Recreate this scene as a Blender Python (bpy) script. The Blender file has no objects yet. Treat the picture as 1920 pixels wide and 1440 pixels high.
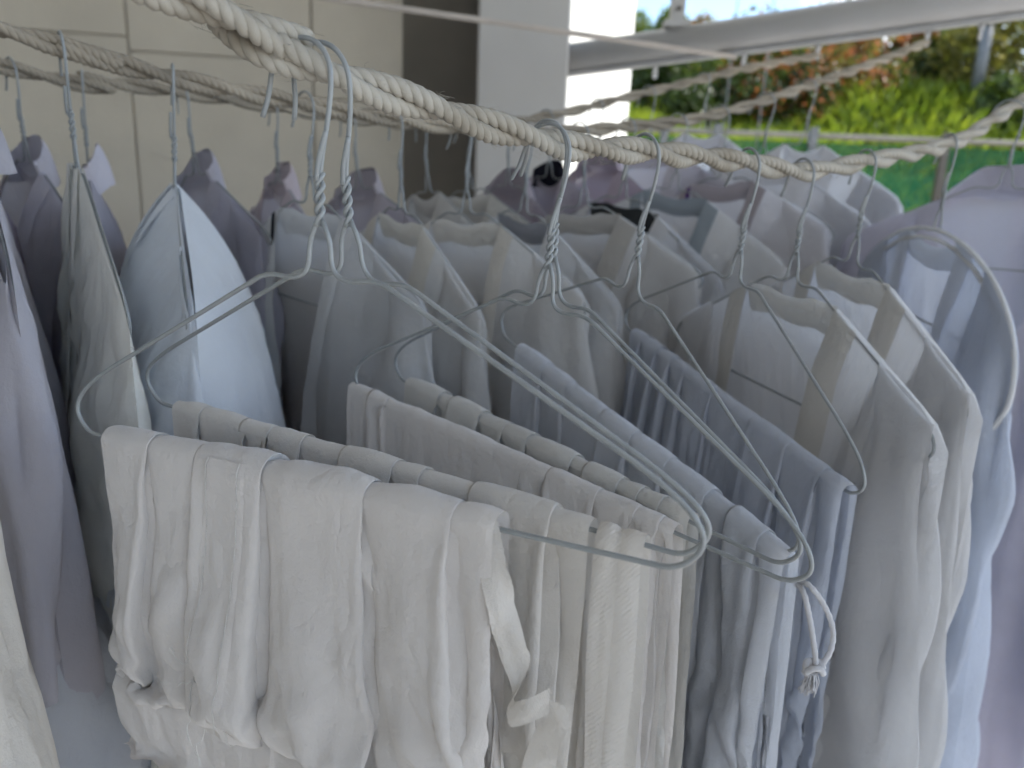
import bpy, math, random
import numpy as np
from mathutils import Matrix, Vector

sc = bpy.context.scene
R = math.radians
# ------------------------------------------------------------------ camera
EYE = np.array([0.0, 0.0, 1.6]); FPX = 1440.0; PITCH = R(14.7); ROLL = R(2.15)
_f = np.array([0, math.cos(PITCH), -math.sin(PITCH)]); _r0 = np.array([1.0, 0, 0]); _u0 = np.cross(_r0, _f)
_r = math.cos(ROLL) * _r0 + math.sin(ROLL) * _u0
_u = -math.sin(ROLL) * _r0 + math.cos(ROLL) * _u0
cam = bpy.data.cameras.new('camera'); camo = bpy.data.objects.new('camera', cam)
sc.collection.objects.link(camo); sc.camera = camo
m = Matrix.Identity(4)
for i in range(3):
    m[i][0] = _r[i]; m[i][1] = _u[i]; m[i][2] = -_f[i]; m[i][3] = EYE[i]
camo.matrix_world = m
cam.sensor_width = 36; cam.lens = 27.0; cam.clip_start = 0.01; cam.clip_end = 2000
cam.dof.use_dof = True; cam.dof.focus_distance = 0.43; cam.dof.aperture_fstop = 7.2
# ------------------------------------------------------------------ sky, sun, exposure
SUN_AZ, SUN_EL = R(78), R(47)          # azimuth from +Y towards +X
w = bpy.data.worlds.new('World'); sc.world = w; w.use_nodes = True
nt = w.node_tree; nt.nodes.clear()
out = nt.nodes.new('ShaderNodeOutputWorld'); bg = nt.nodes.new('ShaderNodeBackground')
sky = nt.nodes.new('ShaderNodeTexSky'); sky.sky_type = 'NISHITA'; sky.sun_disc = False
sky.sun_elevation = SUN_EL; sky.sun_rotation = SUN_AZ; sky.air_density = 1.0; sky.dust_density = 0.1; sky.ozone_density = 1.6
tc = nt.nodes.new('ShaderNodeTexCoord'); nz = nt.nodes.new('ShaderNodeTexNoise')
nz.inputs['Scale'].default_value = 3.2; nz.inputs['Detail'].default_value = 5
rp = nt.nodes.new('ShaderNodeValToRGB'); rp.color_ramp.elements[0].position = .52; rp.color_ramp.elements[1].position = .66
mx = nt.nodes.new('ShaderNodeMix'); mx.data_type = 'RGBA'; mx.inputs[7].default_value = (9.5, 9.8, 10.2, 1)
nt.links.new(tc.outputs['Generated'], nz.inputs['Vector']); nt.links.new(nz.outputs['Fac'], rp.inputs['Fac'])
nt.links.new(rp.outputs['Color'], mx.inputs[0]); nt.links.new(sky.outputs['Color'], mx.inputs[6])
nt.links.new(mx.outputs[2], bg.inputs['Color']); bg.inputs['Strength'].default_value = 0.12
nt.links.new(bg.outputs[0], out.inputs['Surface'])
sun = bpy.data.lights.new('sun', 'SUN'); sun.energy = 5.0; sun.angle = R(0.5); sun.color = (1, .95, .87)
suno = bpy.data.objects.new('sun', sun); sc.collection.objects.link(suno)
sd = Vector((math.sin(SUN_AZ) * math.cos(SUN_EL), math.cos(SUN_AZ) * math.cos(SUN_EL), math.sin(SUN_EL)))
suno.rotation_euler = sd.to_track_quat('Z', 'Y').to_euler()
sc.view_settings.view_transform = 'Standard'; sc.view_settings.look = 'None'
sc.view_settings.exposure = 1.38; sc.view_settings.gamma = 1.0
sc.render.engine = 'CYCLES'; sc.cycles.use_denoising = True
sc.cycles.max_bounces = 5; sc.cycles.diffuse_bounces = 4; sc.cycles.transmission_bounces = 5; sc.cycles.transparent_max_bounces = 10
sc.cycles.use_adaptive_sampling = True; sc.cycles.adaptive_threshold = 0.035

# ------------------------------------------------------------------ helpers
C = sc.collection
def at(px, py, d):
    return EYE + d * (_f + (px - 960) / FPX * _r - (py - 720) / FPX * _u)
_tab = np.random.RandomState(5).rand(256, 256)
def vn(x, y, s=0):
    x = np.asarray(x, float) + 17.3 * s; y = np.asarray(y, float) + 9.1 * s
    ix = np.floor(x).astype(int); iy = np.floor(y).astype(int); fx = x - ix; fy = y - iy
    fx = fx * fx * (3 - 2 * fx); fy = fy * fy * (3 - 2 * fy)
    g = lambda a, b: _tab[a % 256, b % 256]
    return (g(ix, iy) * (1 - fx) + g(ix + 1, iy) * fx) * (1 - fy) + (g(ix, iy + 1) * (1 - fx) + g(ix + 1, iy + 1) * fx) * fy - .5
def fbm(x, y, s=0, o=3):
    t = 0; a = 1
    for k in range(o):
        t = t + a * vn(np.asarray(x) * 2 ** k, np.asarray(y) * 2 ** k, s + k * 3.7); a *= .5
    return t
def sst(x):
    x = np.clip(x, 0, 1); return x * x * (3 - 2 * x)

def make_mesh(name, V, F, smooth=True, uv=None):
    me = bpy.data.meshes.new(name)
    me.from_pydata([tuple(v) for v in np.asarray(V).tolist()], [], [tuple(f) for f in F])
    if smooth: me.polygons.foreach_set('use_smooth', [True] * len(me.polygons))
    if uv is not None:
        l = me.uv_layers.new(name='uv'); idx = np.empty(len(me.loops), int); me.loops.foreach_get('vertex_index', idx)
        l.data.foreach_set('uv', np.asarray(uv, float)[idx].ravel())
    me.update(); return me
def obj(name, me, mat=None, parent=None):
    o = bpy.data.objects.new(name, me); C.objects.link(o)
    if mat is not None and me is not None and not me.materials: me.materials.append(mat)
    if parent is not None: o.parent = parent
    return o
def tag(o, label=None, cat=None, group=None, kind=None):
    if label: o['label'] = label
    if cat: o['category'] = cat
    if group: o['group'] = group
    if kind: o['kind'] = kind
    return o
def thing(name, label, cat, mat4=None, loc=None, group=None):
    o = bpy.data.objects.new(name, None); o.empty_display_size = .03; C.objects.link(o)
    if mat4 is not None: o.matrix_world = mat4
    if loc is not None: o.location = loc
    return tag(o, label, cat, group)
def gridf(nr, nc, close=False, off=0):
    F = []
    for i in range(nr - 1):
        for j in range(nc - (0 if close else 1)):
            k = (j + 1) % nc
            F.append((off + i * nc + j, off + i * nc + k, off + (i + 1) * nc + k, off + (i + 1) * nc + j))
    return F
def grid_mesh(name, P, close=False, uv=None):
    nr, nc = P.shape[:2]
    return make_mesh(name, P.reshape(-1, 3), gridf(nr, nc, close), True, None if uv is None else uv.reshape(-1, 2))
def frames(P):
    T = np.gradient(P, axis=0); T /= np.linalg.norm(T, axis=1)[:, None] + 1e-12
    N = np.zeros_like(P); a = np.array([0, 0, 1.0]) if abs(T[0][2]) < .9 else np.array([0, 1.0, 0])
    n = a - T[0] * (a @ T[0]); N[0] = n / np.linalg.norm(n)
    for i in range(1, len(P)):
        n = N[i - 1] - T[i] * (N[i - 1] @ T[i]); N[i] = n / (np.linalg.norm(n) + 1e-12)
    return T, N, np.cross(T, N)
def tube(P, r, k=8, caps=True):
    P = np.asarray(P, float); T, N, B = frames(P); r = np.broadcast_to(r, (len(P),))
    a = np.linspace(0, 2 * np.pi, k, endpoint=False)
    V = P[:, None] + r[:, None, None] * (np.cos(a)[None, :, None] * N[:, None] + np.sin(a)[None, :, None] * B[:, None])
    F = gridf(len(P), k, True); V = V.reshape(-1, 3)
    if caps: F.append(tuple(range(k))[::-1]); F.append(tuple((len(P) - 1) * k + j for j in range(k)))
    return V, F
def join(parts):
    V = []; F = []; o = 0
    for v, f in parts:
        V.append(np.asarray(v)); F += [tuple(i + o for i in q) for q in f]; o += len(v)
    return np.concatenate(V), F
def spline(P, n):
    """Catmull-Rom through P, resampled to n even points"""
    P = np.asarray(P, float); Q = np.vstack([2 * P[0] - P[1], P, 2 * P[-1] - P[-2]]); o = []
    for i in range(1, len(Q) - 2):
        t = np.linspace(0, 1, 24, endpoint=False)[:, None]
        o.append(.5 * (2 * Q[i] + (Q[i + 1] - Q[i - 1]) * t + (2 * Q[i - 1] - 5 * Q[i] + 4 * Q[i + 1] - Q[i + 2]) * t ** 2 + (3 * Q[i] - Q[i - 1] - 3 * Q[i + 1] + Q[i + 2]) * t ** 3))
    o.append(P[-1:]); o = np.concatenate(o)
    s = np.concatenate([[0], np.cumsum(np.linalg.norm(np.diff(o, axis=0), axis=1))])
    t = np.linspace(0, s[-1], n)
    return np.stack([np.interp(t, s, o[:, i]) for i in range(o.shape[1])], -1)
def rounded(P, rad, k=6):
    P = [np.asarray(p, float) for p in P]; o = [P[0]]
    for i in range(1, len(P) - 1):
        a, b, c = P[i - 1], P[i], P[i + 1]; r_ = rad[i] if hasattr(rad, '__len__') else rad
        d1 = min(r_, np.linalg.norm(a - b) * .49); d2 = min(r_, np.linalg.norm(c - b) * .49)
        p = b + (a - b) / np.linalg.norm(a - b) * d1; q = b + (c - b) / np.linalg.norm(c - b) * d2
        for t in np.linspace(0, 1, k): o.append((1 - t) ** 2 * p + 2 * t * (1 - t) * b + t * t * q)
    o.append(P[-1]); return np.array(o)
def box(x0, x1, y0, y1, z0, z1, bev=0):
    V = np.array([(x, y, z) for z in (z0, z1) for y in (y0, y1) for x in (x0, x1)], float)
    F = [(0, 2, 3, 1), (4, 5, 7, 6), (0, 1, 5, 4), (2, 6, 7, 3), (0, 4, 6, 2), (1, 3, 7, 5)]
    return V, F
def basis(o, x, y, z):
    M = Matrix.Identity(4)
    for i in range(3): M[i][0] = x[i]; M[i][1] = y[i]; M[i][2] = z[i]; M[i][3] = o[i]
    return M

# ------------------------------------------------------------------ materials
def newmat(name):
    m_ = bpy.data.materials.new(name); m_.use_nodes = True; t = m_.node_tree; t.nodes.clear()
    o = t.nodes.new('ShaderNodeOutputMaterial'); return m_, t, o
def noise(t, scale, detail=4, vec=None, rough=.55):
    n = t.nodes.new('ShaderNodeTexNoise'); n.inputs['Scale'].default_value = scale; n.inputs['Detail'].default_value = detail
    n.inputs['Roughness'].default_value = rough
    if vec is not None: t.links.new(vec, n.inputs['Vector'])
    return n
def coords(t, which='Object', scale=None):
    c = t.nodes.new('ShaderNodeTexCoord'); v = c.outputs[which]
    if scale:
        mp = t.nodes.new('ShaderNodeMapping'); mp.inputs['Scale'].default_value = scale; t.links.new(v, mp.inputs['Vector']); v = mp.outputs[0]
    return v
def colmix(t, fac, a, b, lo=.35, hi=.65):
    r_ = t.nodes.new('ShaderNodeValToRGB'); r_.color_ramp.elements[0].position = lo; r_.color_ramp.elements[1].position = hi
    r_.color_ramp.elements[0].color = (*a, 1); r_.color_ramp.elements[1].color = (*b, 1); t.links.new(fac, r_.inputs['Fac']); return r_.outputs['Color']
def bump(t, h, strength, dist, prev=None):
    b = t.nodes.new('ShaderNodeBump'); b.inputs['Strength'].default_value = strength; b.inputs['Distance'].default_value = dist
    t.links.new(h, b.inputs['Height'])
    if prev is not None: t.links.new(prev, b.inputs['Normal'])
    return b.outputs['Normal']
_cloth = {}
def cloth(col, trans=.3, sheer=0.0, twill=False, crumple=.16):
    k = (tuple(col), trans, sheer, twill, crumple)
    if k in _cloth: return _cloth[k]
    m_, t, o = newmat('cloth_%d' % len(_cloth)); v = coords(t)
    n1 = noise(t, 9, 4, v); c = colmix(t, n1.outputs['Fac'], [x * .94 for x in col], [min(.9, x * 1.03) for x in col])
    n2 = noise(t, 55, 3, v); n3 = noise(t, 900, 2, v)
    nrm = bump(t, n2.outputs['Fac'], .35, .006)
    for sc_, dist_, stv in ((24, .011, (1, 1, .55)), (60, .0045, (1, 1, .8))):
        mp = t.nodes.new('ShaderNodeMapping'); mp.inputs['Scale'].default_value = stv; mp.inputs['Rotation'].default_value = (.3, .5, .2); t.links.new(v, mp.inputs['Vector'])
        nr_ = noise(t, sc_, 2, mp.outputs[0]); nr_.inputs['Distortion'].default_value = .6
        sb = t.nodes.new('ShaderNodeMath'); sb.operation = 'SUBTRACT'; sb.inputs[1].default_value = .5; t.links.new(nr_.outputs['Fac'], sb.inputs[0])
        ab = t.nodes.new('ShaderNodeMath'); ab.operation = 'ABSOLUTE'; t.links.new(sb.outputs[0], ab.inputs[0])
        pw_ = t.nodes.new('ShaderNodeMath'); pw_.operation = 'POWER'; pw_.inputs[1].default_value = .7; t.links.new(ab.outputs[0], pw_.inputs[0])
        nrm = bump(t, pw_.outputs[0], crumple, dist_, nrm)
    nrm = bump(t, n3.outputs['Fac'], .5, .0007, nrm)
    if twill:
        wv = t.nodes.new('ShaderNodeTexWave'); wv.inputs['Scale'].default_value = 260; wv.inputs['Distortion'].default_value = .6
        wv.bands_direction = 'DIAGONAL'; t.links.new(coords(t, 'UV'), wv.inputs['Vector'])
        nrm = bump(t, wv.outputs['Fac'], .25, .0005, nrm)
    d = t.nodes.new('ShaderNodeBsdfDiffuse'); tr = t.nodes.new('ShaderNodeBsdfTranslucent'); d.inputs['Roughness'].default_value = .6
    for b in (d, tr): t.links.new(c, b.inputs['Color']); t.links.new(nrm, b.inputs['Normal'])
    mx_ = t.nodes.new('ShaderNodeMixShader'); mx_.inputs[0].default_value = trans
    t.links.new(d.outputs[0], mx_.inputs[1]); t.links.new(tr.outputs[0], mx_.inputs[2]); res = mx_.outputs[0]
    if sheer > 0:
        tp = t.nodes.new('ShaderNodeBsdfTransparent'); m2 = t.nodes.new('ShaderNodeMixShader'); m2.inputs[0].default_value = sheer
        t.links.new(res, m2.inputs[1]); t.links.new(tp.outputs[0], m2.inputs[2]); res = m2.outputs[0]
    t.links.new(res, o.inputs['Surface']); _cloth[k] = m_; return m_
def pbr(name, col, rough=.5, metal=0, var=.08, nscale=8, bscale=60, bstr=.2, bdist=.002, spec=.5):
    m_, t, o = newmat(name); v = coords(t); p = t.nodes.new('ShaderNodeBsdfPrincipled')
    n = noise(t, nscale, 5, v); c = colmix(t, n.outputs['Fac'], [x * (1 - var) for x in col], [min(1, x * (1 + var)) for x in col])
    t.links.new(c, p.inputs['Base Color']); p.inputs['Roughness'].default_value = rough; p.inputs['Metallic'].default_value = metal
    p.inputs['Specular IOR Level'].default_value = spec
    nb = noise(t, bscale, 4, v); t.links.new(bump(t, nb.outputs['Fac'], bstr, bdist), p.inputs['Normal'])
    t.links.new(p.outputs[0], o.inputs['Surface']); return m_
def leafmat(name, a, b, trans=.4):
    m_, t, o = newmat(name); v = coords(t); n = noise(t, 5, 3, v); c = colmix(t, n.outputs['Fac'], a, b)
    d = t.nodes.new('ShaderNodeBsdfDiffuse'); tr = t.nodes.new('ShaderNodeBsdfTranslucent'); g = t.nodes.new('ShaderNodeBsdfGlossy'); g.inputs['Roughness'].default_value = .35
    for x in (d, tr): t.links.new(c, x.inputs['Color'])
    m1 = t.nodes.new('ShaderNodeMixShader'); m1.inputs[0].default_value = trans; t.links.new(d.outputs[0], m1.inputs[1]); t.links.new(tr.outputs[0], m1.inputs[2])
    m2 = t.nodes.new('ShaderNodeMixShader'); m2.inputs[0].default_value = .03; t.links.new(m1.outputs[0], m2.inputs[1]); t.links.new(g.outputs[0], m2.inputs[2])
    t.links.new(m2.outputs[0], o.inputs['Surface']); return m_

M_WIRE = pbr('wire_paint', (.30, .32, .325), .34, 0, .07, 60, 300, .08, .0003)
M_ROPE, t, o = newmat('rope_cotton'); v = coords(t)
n1 = noise(t, 14, 5, v); c = colmix(t, n1.outputs['Fac'], (.27, .24, .19), (.45, .425, .37), .30, .55)
n2 = noise(t, 160, 3, v); n3 = noise(t, 1400, 2, v); p = t.nodes.new('ShaderNodeBsdfPrincipled'); p.inputs['Roughness'].default_value = .9; p.inputs['Specular IOR Level'].default_value = .1
t.links.new(c, p.inputs['Base Color']); t.links.new(bump(t, n3.outputs['Fac'], .5, .0006, bump(t, n2.outputs['Fac'], .3, .001)), p.inputs['Normal']); t.links.new(p.outputs[0], o.inputs['Surface'])
M_ROPE2 = pbr('rope_grey_cotton', (.34, .30, .24), .9, 0, .2, 14, 900, .5, .0006, .1)
M_CORD = pbr('cord_nylon', (.55, .50, .45), .8, 0, .06, 14, 900, .4, .0005, .1)
M_TILE = pbr('wall_tile', (.60, .55, .46), .75, 0, .07, 3, 110, .35, .004, .3)
M_GROUT = pbr('grout', (.40, .36, .30), .9, 0, .1, 12, 200, .3, .003)
M_DARK = pbr('dark_panel', (.21, .185, .155), .7, 0, .08, 4, 90, .2, .002)
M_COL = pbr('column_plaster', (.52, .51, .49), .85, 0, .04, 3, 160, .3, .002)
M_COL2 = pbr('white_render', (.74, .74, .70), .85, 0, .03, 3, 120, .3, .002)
M_BEAM = pbr('beam_paint', (.50, .495, .485), .45, 0, .04, 6, 40, .08, .001)
M_STEEL = pbr('galvanised', (.16, .165, .17), .45, .3, .1, 20, 100, .1, .001)
M_RAIL = pbr('rail_beige', (.26, .24, .20), .6)
M_BROWN = pbr('dark_post', (.10, .085, .07), .5, 0, .1, 20, 100, .1, .001)
M_ROOF = pbr('roof_board', (.50, .49, .47), .9)
M_FLOOR = pbr('concrete', (.27, .26, .25), .9, 0, .12, 2, 60, .3, .004)
M_NET, t, o = newmat('green_net'); d = t.nodes.new('ShaderNodeBsdfDiffuse'); tr = t.nodes.new('ShaderNodeBsdfTranslucent'); tp = t.nodes.new('ShaderNodeBsdfTransparent')
for b in (d, tr): b.inputs['Color'].default_value = (.016, .13, .075, 1)
m1 = t.nodes.new('ShaderNodeMixShader'); m1.inputs[0].default_value = .5; m2 = t.nodes.new('ShaderNodeMixShader'); m2.inputs[0].default_value = .25
t.links.new(d.outputs[0], m1.inputs[1]); t.links.new(tr.outputs[0], m1.inputs[2]); t.links.new(m1.outputs[0], m2.inputs[1]); t.links.new(tp.outputs[0], m2.inputs[2]); t.links.new(m2.outputs[0], o.inputs['Surface'])
M_BANK = pbr('bank_soil', (.07, .10, .025), .95, 0, .4, 1.5, 20, .5, .05)

# ------------------------------------------------------------------ setting: ground, roof
tag(obj('ground', make_mesh('ground', [(-300, -300, 0), (300, -300, 0), (300, 300, 0), (-300, 300, 0)], [(0, 1, 2, 3)], False), M_FLOOR), kind='structure')
V, F = box(-5, 3.0, -1.9, 2.6, 3.30, 3.48); tag(obj('canopy_roof', make_mesh('canopy_roof', V, F, False), M_ROOF), kind='structure')
# unseen left wall, added to block light and darken the left side
V, F = box(-1.95, -1.801, -2.4, 1.72, 0, 3.29); tag(obj('side_light_block', make_mesh('side_light_block', V, F, False), M_COL), 'plain plastered wall added out of view to block light on the left', 'wall')

V, F = box(-1.80, 0.15, -2.4, -2.25, 0, 3.29); tag(obj('rear_light_block', make_mesh('rear_light_block', V, F, False), M_COL), 'plain plastered wall added behind the photographer to block light from the rear left', 'wall')  # unseen, added so rear light only enters from the right
# tiled wall -----------------------------------------------------------------
WD = np.array([4.7, 1.0, 0]); WD /= np.linalg.norm(WD); WN = np.array([-WD[1], WD[0], 0])
w0 = at(755, 200, 2.25); w0[2] = 0                     # right-hand edge of the wall on plan
MW = basis(w0, WD, WN, np.array([0, 0, 1.0]))          # x along the wall, y into it, z up
def wall_x(px, py):                                    # where a pixel's ray meets the wall face
    d = _f + (px - 960) / FPX * _r - (py - 720) / FPX * _u; k = ((w0 - EYE) @ WN) / (d @ WN); q = EYE + d * k - w0
    return q @ WD, q[2]
wall = thing('tiled_wall', 'beige wall of large matt tiles with dark joints behind the ropes', 'wall', MW)
xj = [0, wall_x(586, 150)[0], wall_x(245, 150)[0]]; tw = xj[1] - xj[2]
while xj[-1] > -2.6: xj.append(xj[-1] - tw)
V, F = box(xj[-1], -.004, .012, .22, 0, 3.30); obj('grout', make_mesh('grout', V, F, False), M_GROUT, wall)
zrow = [wall_x(690, 190)[1], wall_x(410, 106)[1], wall_x(120, 60)[1]]; g = .0024
def bevbox(name, x0, x1, y0, y1, z0, z1, b):
    V = [];
    for (y, k) in ((y1, 0), (y0 + b, 0), (y0, b)):
        V += [(x0 + k, y, z0 + k), (x1 - k, y, z0 + k), (x1 - k, y, z1 - k), (x0 + k, y, z1 - k)]
    F = [(3, 2, 1, 0), (8, 9, 10, 11)]
    for l in (0, 4):
        for i in range(4): j = (i + 1) % 4; F.append((l + i, l + j, l + 4 + j, l + 4 + i))
    return make_mesh(name, V, F, False)
rs = random.Random(3)
for k in range(len(xj) - 1):
    zz = zrow[k % 3] - .62 * 4
    while zz < 3.28:
        a, b = max(zz, 0), min(zz + .62, 3.295)
        if b - a > .02: obj('tile', bevbox('tile', xj[k + 1] + g, xj[k] - (g if k else 0), rs.uniform(-.0012, .0012), .014, a + g * .6, b - g * .6, .003), M_TILE, wall)
        zz += .62
# dark recess panel, column in front, sunlit column behind
p0 = at(735, 200, 2.62); p1 = at(930, 200, 2.66)
dv = p1 - p0; dv[2] = 0; L = np.linalg.norm(dv); dv /= L; p0[2] = 0
dp = thing('recessed_panel', 'dark brown recessed panel between tiled wall and pale column', 'panel', basis(p0, dv, np.array([-dv[1], dv[0], 0]), (0, 0, 1)))
obj('panel_face', bevbox('panel_face', -.05, L + .05, 0, .08, 0, 3.29, .004), M_DARK, dp)
V, F = box(-.05, L + .05, -.02, -.001, 0, .12); obj('skirting', make_mesh('skirting', V, F, False), M_DARK, dp)
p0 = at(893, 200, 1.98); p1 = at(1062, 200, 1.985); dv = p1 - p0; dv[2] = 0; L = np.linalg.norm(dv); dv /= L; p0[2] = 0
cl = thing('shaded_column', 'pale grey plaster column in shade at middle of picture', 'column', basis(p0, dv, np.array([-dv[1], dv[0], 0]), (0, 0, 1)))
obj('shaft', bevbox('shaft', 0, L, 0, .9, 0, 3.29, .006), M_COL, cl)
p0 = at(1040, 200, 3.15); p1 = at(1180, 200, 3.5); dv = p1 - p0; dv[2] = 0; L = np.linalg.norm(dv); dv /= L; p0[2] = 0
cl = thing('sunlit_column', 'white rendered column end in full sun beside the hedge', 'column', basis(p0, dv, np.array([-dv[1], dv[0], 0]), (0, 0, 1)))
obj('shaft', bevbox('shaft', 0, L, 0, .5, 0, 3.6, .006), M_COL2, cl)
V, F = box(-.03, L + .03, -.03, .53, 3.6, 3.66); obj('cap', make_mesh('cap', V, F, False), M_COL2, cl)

# ------------------------------------------------------------------ steel beam
B0 = at(1040, 113, 2.07); B1 = at(1750, 12, 1.60); bd = B1 - B0; bz = (B0[2] + B1[2]) / 2
def beam_at(s): return B0 + bd * s
beam = thing('steel_beam', 'round white painted steel beam carrying the clothes ropes', 'beam', loc=tuple(beam_at(0)))
V, F = tube([beam_at(-.02) - beam_at(0), beam_at(1) - beam_at(0), beam_at(2.6) - beam_at(0)], .036, 40); obj('pipe', make_mesh('pipe', V, F), M_BEAM, beam)
bx = bd / np.linalg.norm(bd); by = np.array([-bx[1], bx[0], 0])
Lb = np.linalg.norm(bd) * 2.6
V, F = box(0, Lb, -.012, .006, -.047, -.037); V = V[:, :1] * bx + V[:, 1:2] * by + V[:, 2:] * np.array([0, 0, 1.0]); obj('rail_strip', make_mesh('rail_strip', V, F, False), M_BEAM, beam)
def eye_bolt(s):
    q = beam_at(s) - B0 + np.array([0, 0, -.052]); a = np.linspace(0, 2 * np.pi, 15)
    ring = q + np.array([0, 0, -.013]) + .010 * (np.cos(a)[:, None] * by + np.sin(a)[:, None] * np.array([0, 0, 1.0]))
    sh = (q + np.array([0, 0, .004]), q - np.array([0, 0, .004]))
    obj('eye_bolt', make_mesh('eye_bolt', *join([tube(ring, .0032, 8), tube(sh, .006, 10)])), M_BEAM, beam)
def beam_s(px):
    lo, hi = -.3, 3.0
    for _ in range(60):
        md = (lo + hi) / 2; d = beam_at(md) - EYE; x = 960 + FPX * (d @ _r) / (d @ _f)
        if (d @ _f) < .05 or x > px: hi = md
        else: lo = md
    return lo

# ------------------------------------------------------------------ hangers: poses on the near rope
def pose(pos, yaw, roll=0, pitch=0):
    yaw, roll, pitch = R(yaw), R(roll), R(pitch)
    a = np.array([math.cos(yaw), math.sin(yaw), 0]); n = np.array([-math.sin(yaw), math.cos(yaw), 0]); t_ = np.array([0, 0, 1.0])
    A = math.cos(roll) * a + math.sin(roll) * t_; T_ = -math.sin(roll) * a + math.cos(roll) * t_
    T2 = math.cos(pitch) * T_ + math.sin(pitch) * n; N = np.cross(T2, A)
    return dict(o=np.array(pos, float), A=A, N=N, T=T2, yaw=yaw)
def hp(h, s, t_): return h['o'] + s * h['A'] + t_ * h['T']
SEAT = (-.012, .0738)                                   # where the rope sits in the hook
H1 = pose((-.0958, .3782, 1.5774), -27.2, 1.7, 4.1); H2 = pose((-.0857, .3968, 1.5762), -31.1, -.4, -4.8)
H3 = pose((.0196, .4844, 1.5495), -43.8, -3.0, 2.8); H4 = pose((.0238, .5021, 1.5522), -49.7, -2.8, -2.1)
H5 = pose((.0877, .5681, 1.5496), -61.4, -9.9, -1); H6 = pose((.1931, .6752, 1.5484), -71.8, -7.7, -.4)
H7 = pose((.2604, .7269, 1.5448), -72.6, -2.1, 1.4); H8 = pose((.3471, .8009, 1.5583), -79.3, -4.1, .8)

def on_line(px, py, P0, d2):
    d = _f + (px - 960) / FPX * _r - (py - 720) / FPX * _u; n = np.array([-d2[1], d2[0], 0])
    k = ((np.array([*P0, 0]) - EYE) @ n) / (d @ n); return EYE + d * k
def isect(P, d, Q, e):
    k = np.linalg.solve(np.array([[d[0], -e[0]], [d[1], -e[1]]]), np.array([Q[0] - P[0], Q[1] - P[1]])); return k[0]
QL = np.array([-1.32, .05]); 
def left_end(P, d2, z):
    k = isect(P[:2], d2, QL, bd[:2]); return np.array([P[0] + d2[0] * k, P[1] + d2[1] * k, z])
ZB = bz - .07
# near rope R1
e1 = beam_at(beam_s(2190)); e1[2] -= .07; d1 = np.array([.82, .57])
h8 = hp(H8, *SEAT)
R1 = [left_end(at(250, -45, .31), np.array([.74, .67]), ZB), at(250, -45, .31), at(400, 27, .353)] + [(hp(H1, *SEAT) + hp(H2, *SEAT)) / 2] + \
     [(hp(H3, *SEAT) + hp(H4, *SEAT)) / 2] + [hp(h, *SEAT) for h in (H5, H6, H7, H8)] + [on_line(1787, 268, h8[:2], e1[:2] - h8[:2]), on_line(1893, 205, h8[:2], e1[:2] - h8[:2]), e1]
P2 = np.array([-.405, .69]); d2 = np.array([.82, .57]); e2 = beam_at(beam_s(1748)); e2[2] -= .07; d2 = (e2[:2] - P2)
p2 = [on_line(a, b, P2, d2) for a, b in ((0, 55), (115, 90), (330, 147), (570, 194), (740, 224), (865, 241), (1000, 250), (1150, 240), (1350, 213), (1600, 132))]
R2 = [left_end(p2[0], d2, ZB)] + p2 + [e2]
P3 = np.array([-.44, 1.02]); e3 = beam_at(beam_s(1540)); e3[2] -= .07; d3 = e3[:2] - P3
p3 = [on_line(a, b, P3, d3) for a, b in ((0, 124), (155, 148), (330, 172), (600, 214), (740, 231), (900, 236), (1050, 214), (1170, 184), (1300, 153), (1400, 128))]
R3 = [left_end(p3[0], d3, ZB)] + p3 + [e3]
e0 = beam_at(beam_s(1385)); e0[2] -= .05; q0 = at(640, 0, 1.5); R0 = [q0 + (q0 - e0) * .9, q0, e0]
for s in (1232, 1400, 1540, 1748, 1850): eye_bolt(beam_s(s))
# left-hand support beam (outside the picture)
lb = thing('steel_beam', 'second round steel beam carrying the left rope ends', 'beam', loc=(QL[0], QL[1], bz))
b2 = np.array([bd[0], bd[1], 0]); V, F = tube([-b2 * 1.6, b2 * 1.6], .036, 24); obj('pipe', make_mesh('pipe', V, F), M_BEAM, lb)

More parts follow.
